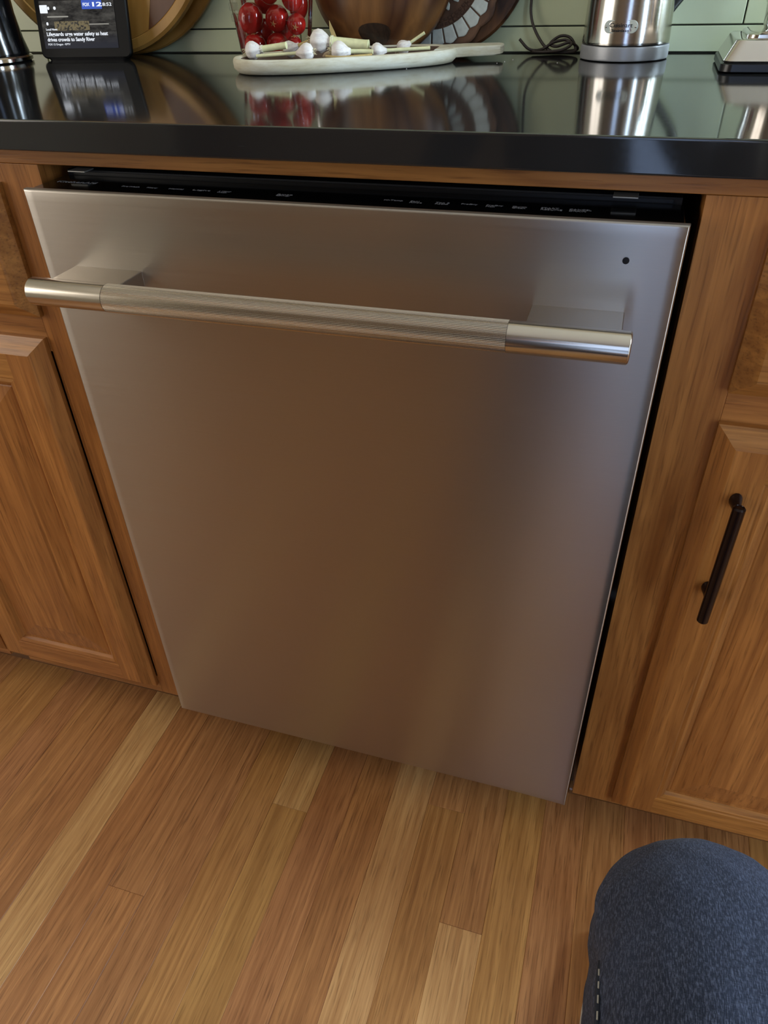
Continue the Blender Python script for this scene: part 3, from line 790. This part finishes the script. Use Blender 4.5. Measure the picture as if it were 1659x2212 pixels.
def tomato(label, pos, r, ln, rot):
    o = empty('tomato', pos, label, 'tomato', 'tomatoes in the tub', rot)
    prof = []
    for k in range(15):
        a = -PI/2+PI*k/14; rr = r*math.cos(a)
        z = ln*math.sin(a)
        if k > 11: z -= r*.10*(k-11)/3
        prof.append((max(rr, .0002), z))
    loc_mesh('flesh', *lathevf(prof, n=32), M_tom, o, 180)
    bits = [lathevf([(.0016, ln-r*.14), (.0016, ln-r*.05), (.0002, ln-r*.05)], n=10)]
    for k in range(5):
        a = 2*PI*k/5; bits.append(tubevf([(.0012*math.cos(a), .0012*math.sin(a), ln-r*.07), (.0042*math.cos(a), .0042*math.sin(a), ln-r*.10)], [.0007, .0003], 5))
    loc_mesh('stem_scar', *join(bits), M_scar, o)
    return o
T_ = [('tomato at the bottom left corner of the tub', (-.2635, .466, .9680), .0150, .0160, (.2, 0, .3)),
      ('tomato low in the middle of the tub behind the leftmost garlic', (-.2315, .4685, .9690), .0150, .0155, (PI/2, 0, .6)),
      ('tomato at the bottom right corner of the tub', (-.2060, .4655, .9665), .0110, .0145, (.3, .2, 0)),
      ('long tomato leaning at the left wall of the tub', (-.2660, .4660, 1.0000), .0165, .0185, (-.2, .30, 0)),
      ('tomato with its stem scar facing out in the middle of the tub', (-.2290, .4690, .9990), .0155, .0165, (PI/2+.35, 0, 0)),
      ('tomato with its stem scar facing out at the right wall of the tub', (-.2015, .4680, .9925), .0125, .0145, (PI/2+.2, 0, .25)),
      ('tomato at the top left of the tub', (-.2710, .4660, 1.0350), .0160, .0165, (PI/2, 0, 0)),
      ('tall tomato at the top middle of the tub', (-.2360, .4680, 1.0330), .0150, .0190, (0, .1, 0)),
      ('tomato at the top right of the tub', (-.2045, .4675, 1.0220), .0140, .0160, (0, -.1, 0)),
      ('tomato at the back of the tub, left', (-.262, .492, .980), .0140, .020, (.2, 0, 0)),
      ('tomato at the back of the tub, middle', (-.231, .492, .984), .0140, .020, (0, .1, 0)),
      ('tomato at the back of the tub, right', (-.2065, .492, 1.012), .0130, .018, (0, .1, 0)),
      ('tomato at the back of the tub, upper left', (-.255, .492, 1.020), .0140, .018, (.2, .2, 0))]
for a in T_: tomato(*a)

# ------------------------------------------------------------------ kettle
kx, ky = .2205, .5165
kt = empty('electric_kettle', (kx, ky, CT), 'stainless steel electric kettle with an oval maker badge', 'kettle')
smooth_by_angle(mesh('power_base', *lathevf([(.050, .0004), (.0530, .0012), (.0535, .003), (.0535, .0142), (.0528, .0158), (.048, .0162)], kx, ky, CT, 64), plain('grey_satin_base', (168, 170, 174), .35, .3), kt), 40)
prof = [(.050, .0166), (.0524, .0172), (.0527, .020), (.0516, .045), (.0496, .09), (.0478, .14), (.0468, .18), (.0455, .184)]
smooth_by_angle(mesh('body', *lathevf(prof, kx, ky, CT, 72), M_kettle, kt), 40)
smooth_by_angle(mesh('lid', *lathevf([(.0455, .1842), (.044, .188), (.032, .193), (.012, .196), (.008, .200), (.0095, .207), (.001, .209)], kx, ky, CT, 48), M_kettle, kt), 40)
hpts = spline([(kx+.038, ky+.022, CT+.172), (kx+.068, ky+.030, CT+.178), (kx+.084, ky+.032, CT+.150), (kx+.078, ky+.030, CT+.095), (kx+.047, ky+.018, CT+.050)], 8)
smooth_by_angle(mesh('handle', *tubevf(hpts, .0065, 14), M_black, kt), 60)
V, F = loftvf([[(kx-.042+.0*u, ky+v*.016, CT+.178-abs(v)*.0) for u, v in ((0, -1), (0, -.5), (0, .5), (0, 1), (1, .5), (1, -.5))], [(kx-.062-.004*u, ky+v*.006, CT+.186) for u, v in ((0, -1), (0, -.5), (0, .5), (0, 1), (1, .5), (1, -.5))]])
mesh('spout', V, F, M_kettle, kt)
def onbody(z):
    for (r0, z0), (r1, z1) in zip(prof, prof[1:]):
        if z0 <= z <= z1: return r0+(r1-r0)*(z-z0)/(z1-z0)
    return .05
PHI0 = math.asin((.2145-kx)/.0508)
def wrap(u, w, out): # u along the surface from badge centre, w height
    r = onbody(w)+out; a = PHI0+u/r
    return (kx+r*math.sin(a), ky-r*math.cos(a), CT+w)
def badge_ring(s, out):
    return [wrap(p[0], p[1], out) for p in rrect(0, .0365, .0200*s, .0066*(1-(1-s)*3), .0064*(1-(1-s)*3), 0, 8)]
bd = mesh('badge', *loftvf([badge_ring(1, .0), badge_ring(1, .0008), badge_ring(.97, .0012)]), plain('pale_enamel_badge', (214, 220, 210), .3), kt)
smooth_by_angle(bd, 40); bd['label'] = 'oval badge reading Stainless'
def btext(body, w, size, width, bold):
    me = textmesh(body, size, 'CENTER', .0001, bold); xs_ = [v.co.x for v in me.vertices]; k = width/(max(xs_)-min(xs_))
    off = kt.location
    for v in me.vertices:
        p = wrap(v.co.x*k, w+v.co.y, .00128+v.co.z); v.co = Vector(p)-off
    me.materials.clear(); me.materials.append(plain('badge_black', (20, 22, 24), .5)); link('badge_lettering', me, None, bd)
btext('Cuisinart', .0360, .0062, .0270, .00003); btext('Stainless', .0314, .0040, .0205, .00004)
for s in (-1, 1):
    V, F = lathevf([(.0012, 0), (.0011, .0005), (.0006, .0008), (.0001, .0009)], n=14)
    c = Vector(wrap(s*.0172, .0364, .0012)); V = [(c.x+x, c.y-z, c.z+y) for x, y, z in V]
    smooth_by_angle(mesh('badge_rivet', V, F, M_chrome, bd), 60)

# ------------------------------------------------------------------ blender
bl = empty('blender', (.40, .43, CT), 'polished chrome blender base on a black rubber foot at the right end', 'blender')
bx_, by_ = .402, .432
smooth_by_angle(mesh('foot', *loftvf([rrect(bx_, by_, .0735, .0635, .012, CT+.0005), rrect(bx_, by_, .0755, .0655, .013, CT+.002), rrect(bx_, by_, .0750, .0650, .013, CT+.0085), rrect(bx_, by_, .073, .063, .012, CT+.0100)]), M_rubber, bl), 40)
smooth_by_angle(mesh('motor_housing', *loftvf([rrect(bx_, by_, .0720, .0620, .011, CT+.0102), rrect(bx_, by_, .0730, .0630, .011, CT+.0115), rrect(bx_, by_, .0640, .0540, .011, CT+.0290), rrect(bx_, by_, .0625, .0525, .010, CT+.0302), rrect(bx_, by_, .054, .044, .010, CT+.0306)]), M_chrome, bl), 40)
smooth_by_angle(mesh('top_collar', *loftvf([rrect(bx_, by_, .0530, .0430, .012, CT+.0306), rrect(bx_, by_, .0525, .0425, .012, CT+.0335), rrect(bx_, by_, .049, .039, .014, CT+.0360), rrect(bx_, by_, .040, .036, .018, CT+.0370)]), M_chrome, bl), 40)
smooth_by_angle(mesh('neck', *lathevf([(.036, .0371), (.0375, .041), (.0385, .060), (.0395, .0605), (.0400, .085), (.039, .088), (.030, .0885)], bx_+.002, by_, CT, 64), M_chrome, bl), 40)
smooth_by_angle(mesh('jar', *lathevf([(.034, .0886), (.036, .092), (.050, .20), (.052, .25), (.0505, .25), (.0485, .20), (.034, .093), (.0005, .0925)], bx_+.002, by_, CT, 64), M_clear, bl), 40)
smooth_by_angle(mesh('jar_lid', *lathevf([(.0525, .2502), (.053, .262), (.04, .266), (.018, .266), (.017, .278), (.001, .279)], bx_+.002, by_, CT, 48), M_black, bl), 40)

# ------------------------------------------------------------------ crumbs of garlic skin on the stone
for i, (x, y, r) in enumerate([(.085, .492, .0008), (.078, .47, .0007), (.071, .455, .0006), (.145, .46, .0007), (-.004, .44, .0009), (-.03, .395, .0006)]):
    o = loc_mesh('garlic_crumb', *lathevf([(r*.3, 0), (r, r*.3), (r*.7, r*.8), (r*.1, r)], n=7), M_garlic, None)
    o.location = (x, y, CT); o.rotation_euler = (0, 0, i)
    tag(o, 'tiny pale garlic crumb on the black countertop', 'crumb', 'crumbs on the countertop')

# ------------------------------------------------------------------ the photographer's knee in jeans
pn = empty('person', (.402, -.33, 0), 'crouching person in blue denim jeans, one bent knee at the lower right', 'person')
path = [((.215, -.845, .370), .090, .090), ((.285, -.745, .410), .090, .088), ((.345, -.640, .450), .088, .086), ((.385, -.545, .480), .086, .083), ((.402, -.465, .494), .085, .079), ((.401, -.385, .493), .083, .076),
        ((.396, -.325, .470), .079, .074), ((.395, -.295, .425), .075, .073), ((.396, -.285, .365), .071, .071), ((.399, -.288, .29), .067, .070), ((.402, -.300, .20), .064, .068), ((.404, -.315, .11), .064, .068), ((.405, -.318, .065), .066, .070)]
cs = spline([p for p, _, _ in path], 5); rs = spline([(a, b, 0) for _, a, b in path], 5)
rings = []; nn = 56
for i, c in enumerate(cs):
    tdir = (cs[min(i+1, len(cs)-1)]-cs[max(i-1, 0)]).normalized()
    X = Vector((1, 0, 0)); X = (X-tdir*X.dot(tdir)).normalized(); N = X.cross(tdir)
    ring = []
    for j in range(nn):
        a = 2*PI*j/nn
        w = 1+.012*math.sin(i*.9+3*a)+.010*math.sin(i*1.7-2*a+1)*(1 if 19 < i < 45 else .5)
        ring.append(tuple(c+X*rs[i].x*w*math.cos(a)+N*rs[i].y*w*math.sin(a)))
    rings.append(ring)
V, F = loftvf(rings)
jn = mesh('jeans', V, F, M_denim, pn, True)
sub = jn.modifiers.new('smooth', 'SUBSURF'); sub.levels = 1; sub.render_levels = 2
tx_ = bpy.data.textures.new('folds', 'CLOUDS'); tx_.noise_scale = .06
dm = jn.modifiers.new('folds', 'DISPLACE'); dm.texture = tx_; dm.strength = .008; dm.mid_level = .5
def seam_pts(off, ang_, a0, a1):
    out = []
    for i in range(a0, a1):
        c = cs[i]; tdir = (cs[i+1]-cs[i-1]).normalized(); X = Vector((1, 0, 0)); X = (X-tdir*X.dot(tdir)).normalized(); N = X.cross(tdir)
        out.append(c+X*(rs[i].x+off)*math.cos(ang_)+N*(rs[i].y+off)*math.sin(ang_))
    return out
sp_ = seam_pts(.000, PI-.10, 23, 28)
nq = len(sp_); sr_ = [.0026*min(1, math.sin(PI*(k+.5)/nq)*1.6) for k in range(nq)]
mesh('side_seam', *tubevf(sp_, sr_, 8), M_seam, pn, True)
st_ = spline(seam_pts(.0012, PI-.14, 24, 28), 6); bits = []
for i in range(0, len(st_)-3, 4): bits.append(tubevf([st_[i], st_[i+2]], .0006, 5))
s_ = mesh('stitching', *join(bits), M_thread, pn); s_['kind'] = 'stuff'
# shoe
SC = Vector((.405, -.285, 0))
def shoe_ring(y, hw, z0, z1):
    return [(SC.x+hw*math.cos(a)*(1 if math.sin(a) > 0 else 1.05), SC.y+y, (z0+z1)/2+(z1-z0)/2*math.copysign(abs(math.sin(a))**.7, math.sin(a))) for a in [2*PI*k/20 for k in range(20)]]
shoe = loftvf([shoe_ring(-.09, .012, .03, .06), shoe_ring(-.085, .030, .014, .085), shoe_ring(-.05, .038, .012, .10), shoe_ring(0, .040, .012, .10), shoe_ring(.05, .043, .012, .08), shoe_ring(.10, .047, .012, .062), shoe_ring(.15, .042, .012, .050), shoe_ring(.175, .028, .014, .040), shoe_ring(.183, .010, .018, .032)])
smooth_by_angle(mesh('shoe_upper', *shoe, plain('dark_shoe_canvas', (40, 42, 48), .8), pn), 60)
def sole_ring(s, z): return [(SC.x+s*.049*math.cos(a), SC.y+.047+s*.14*math.sin(a), z) for a in [2*PI*k/32 for k in range(32)]]
smooth_by_angle(mesh('shoe_sole', *loftvf([sole_ring(.95, .0005), sole_ring(1, .003), sole_ring(1, .016), sole_ring(.95, .020)]), plain('pale_rubber_sole', (190, 186, 176), .7), pn), 40)

# rest of the crouching photographer, behind the lens: shirt, head, arms, kneeling leg
M_shirt = plain('dark_brown_shirt', (58, 44, 38), .9, var=.12, nscale=60)
M_skin = plain('skin', (196, 146, 118), .5, var=.04, nscale=60)
M_hair = plain('brown_hair', (52, 36, 26), .7, var=.2, nscale=300)
def skinned(name, nodes, edges, mat, parent, sub=2):
    """nodes: [(xyz, radius)], first is the root"""
    me = bpy.data.meshes.new(name); off = parent.location
    me.from_pydata([tuple(Vector(p)-off) for p, _ in nodes], edges, []); me.update()
    o = link(name, me, mat, parent)
    o.modifiers.new('skin', 'SKIN')
    for i_, (_, r) in enumerate(nodes):
        d = me.skin_vertices[0].data[i_]; rr = r if isinstance(r, tuple) else (r, r); d.radius = rr; d.use_root = (i_ == 0)
    o.modifiers['skin'].use_smooth_shade = True; o.modifiers['skin'].branch_smoothing = .8
    sb = o.modifiers.new('sub', 'SUBSURF'); sb.levels = sub; sb.render_levels = sub
    return o
N = [((0.200, -.875, .34), (.16, .12)), ((0.175, -.905, .48), (.15, .11)), ((0.150, -.935, .64), (.17, .115)), ((0.130, -.955, .80), (.175, .11)), ((0.120, -.955, .90), (.10, .085)), ((0.125, -.945, .955), (.062, .062)),
     ((0.290, -.945, .86), .062), ((0.370, -.925, .74), .050), ((0.415, -.885, .62), .045), ((0.420, -.800, .72), .040), ((0.405, -.735, .84), .034),
     ((-0.040, -.945, .86), .062), ((-0.110, -.915, .73), .050), ((-0.135, -.865, .60), .045), ((-0.070, -.785, .52), .040), ((0.000, -.735, .46), .034)]
skinned('shirt', N, [(0, 1), (1, 2), (2, 3), (3, 4), (4, 5), (3, 6), (6, 7), (7, 8), (8, 9), (9, 10), (3, 11), (11, 12), (12, 13), (13, 14), (14, 15)], M_shirt, pn)
N = [((0.160, -.85, .34), .10), ((0.100, -.78, .24), .092), ((0.050, -.71, .145), .078), ((0.025, -.675, .085), .068), ((0.035, -.78, .066), .060), ((0.050, -.92, .066), .056), ((0.060, -1.05, .066), .052)]
skinned('kneeling_leg', N, [(0, 1), (1, 2), (2, 3), (3, 4), (4, 5), (5, 6)], M_denim, pn)
N = [((0.057, -1.02, .062), .045), ((0.064, -1.10, .055), .042), ((0.066, -1.16, .050), .040), ((0.068, -1.22, .042), .034)]
skinned('shoe_upper', N, [(0, 1), (1, 2), (2, 3)], bpy.data.materials['dark_shoe_canvas'], pn)
def hand(wrist, palm, spread, down, thumb):
    w, p = Vector(wrist), Vector(palm); d = (p-w).normalized(); sp = Vector(spread).normalized(); dn = Vector(down).normalized()
    nodes = [(w, .026), ((w+p)/2, (.034, .022)), (p, (.040, .018))]; edges = [(0, 1), (1, 2)]
    for k, ln in enumerate((.062, .072, .068, .052)):
        b = p+sp*(k-1.5)*.019+d*.012; n0 = len(nodes)
        nodes += [(b, .0100), (b+d*ln*.45+dn*.006, .0088), (b+d*ln*.72+dn*.024, .0082), (b+d*ln*.82+dn*.044, .0072)]
        edges += [(2, n0), (n0, n0+1), (n0+1, n0+2), (n0+2, n0+3)]
    n0 = len(nodes); b = (w+p)/2+sp*thumb*.036
    nodes += [(b, .012), (b+sp*thumb*.016+d*.026+dn*.008, .0100), (b+sp*thumb*.016+d*.050+dn*.016, .0085)]
    edges += [(1, n0), (n0, n0+1), (n0+1, n0+2)]
    return nodes, edges
for a in (((0.405, -.735, .84), (0.392, -.705, .925), (1, .1, 0), (-.2, .2, .9), -1), ((0.000, -.735, .46), (0.065, -.705, .425), (0, 1, .3), (.3, 0, -.9), 1)):
    nd, ed = hand(*a); skinned('hand', nd, ed, M_skin, pn)
# head, chin tucked toward the screen
HC = Vector((0.145, -.905, 1.055)); hq = Euler((math.radians(-14), 0, math.radians(-30))).to_matrix()
rings = []
for k in range(19):
    a = -PI/2+PI*k/18; z = math.sin(a)*.118
    wx = .074*math.cos(a)**.8 if math.cos(a) > 0 else 0
    wy = .094*math.cos(a)**.8 if math.cos(a) > 0 else 0
    if z < -.03: wx *= 1-.25*((-z-.03)/.09); wy *= 1-.10*((-z-.03)/.09)
    ring = []
    for q in range(36):
        t_ = 2*PI*q/36; x = max(wx, .001)*math.cos(t_); y = max(wy, .001)*math.sin(t_)
        f = max(0, math.sin(t_))            # +y is the face side
        if f > .93 and -.045 < z < .012: y += .022*math.cos((z+.022)/.034*PI/2)**2*(f-.93)/.07
        if .55 < f < .93 and -.006 < z < .024: y -= .006
        if f > .8 and -.072 < z < -.052: y += .004
        ring.append(tuple(HC+hq @ Vector((x, y, z))))
    rings.append(ring)
hdm = mesh('head', *loftvf(rings), M_skin, pn, True)
for sx in (-1, 1):
    V, F = lathevf([(.002, -.004), (.016, -.003), (.019, .002), (.012, .005), (.002, .003)], n=18)
    mesh('ear', [tuple(HC+hq @ Vector((sx*(.074+z), -.004+x*.8, -.012+y*1.5))) for x, y, z in V], F, M_skin, hdm, True)
    V, F = lathevf([(.0005, -.010), (.007, -.007), (.010, 0), (.007, .007), (.0005, .010)], n=14)
    mesh('eye', [tuple(HC+hq @ Vector((sx*.030+x, .079+y*.6, .006+z))) for x, y, z in V], F, plain('eye_white', (220, 216, 210), .2), hdm, True)
V, F = lathevf([(.0005, -.002), (.020, -.002), (.023, 0), (.020, .003), (.0005, .004)], n=18)
mesh('mouth', [tuple(HC+hq @ Vector((x, .088+y*.35, -.062+z*1.4))) for x, y, z in V], F, plain('lips', (164, 98, 88), .5), hdm, True)
rings = []
for k in range(12):
    a = -.15+(PI/2+.15)*k/11; ring = []
    for q in range(36):
        t_ = 2*PI*q/36; f = max(0, math.sin(t_)); zz = math.sin(a)*.127+.012
        lift = .055*max(0, f-.2)*(1-k/11)
        ring.append(tuple(HC+hq @ Vector((.082*math.cos(a)*math.cos(t_), .101*math.cos(a)*math.sin(t_)-.004, zz+lift-.045*(1-f)*(1-k/11)))))
    rings.append(ring)
mesh('hair', *loftvf(rings, True, False, True), M_hair, pn, True)
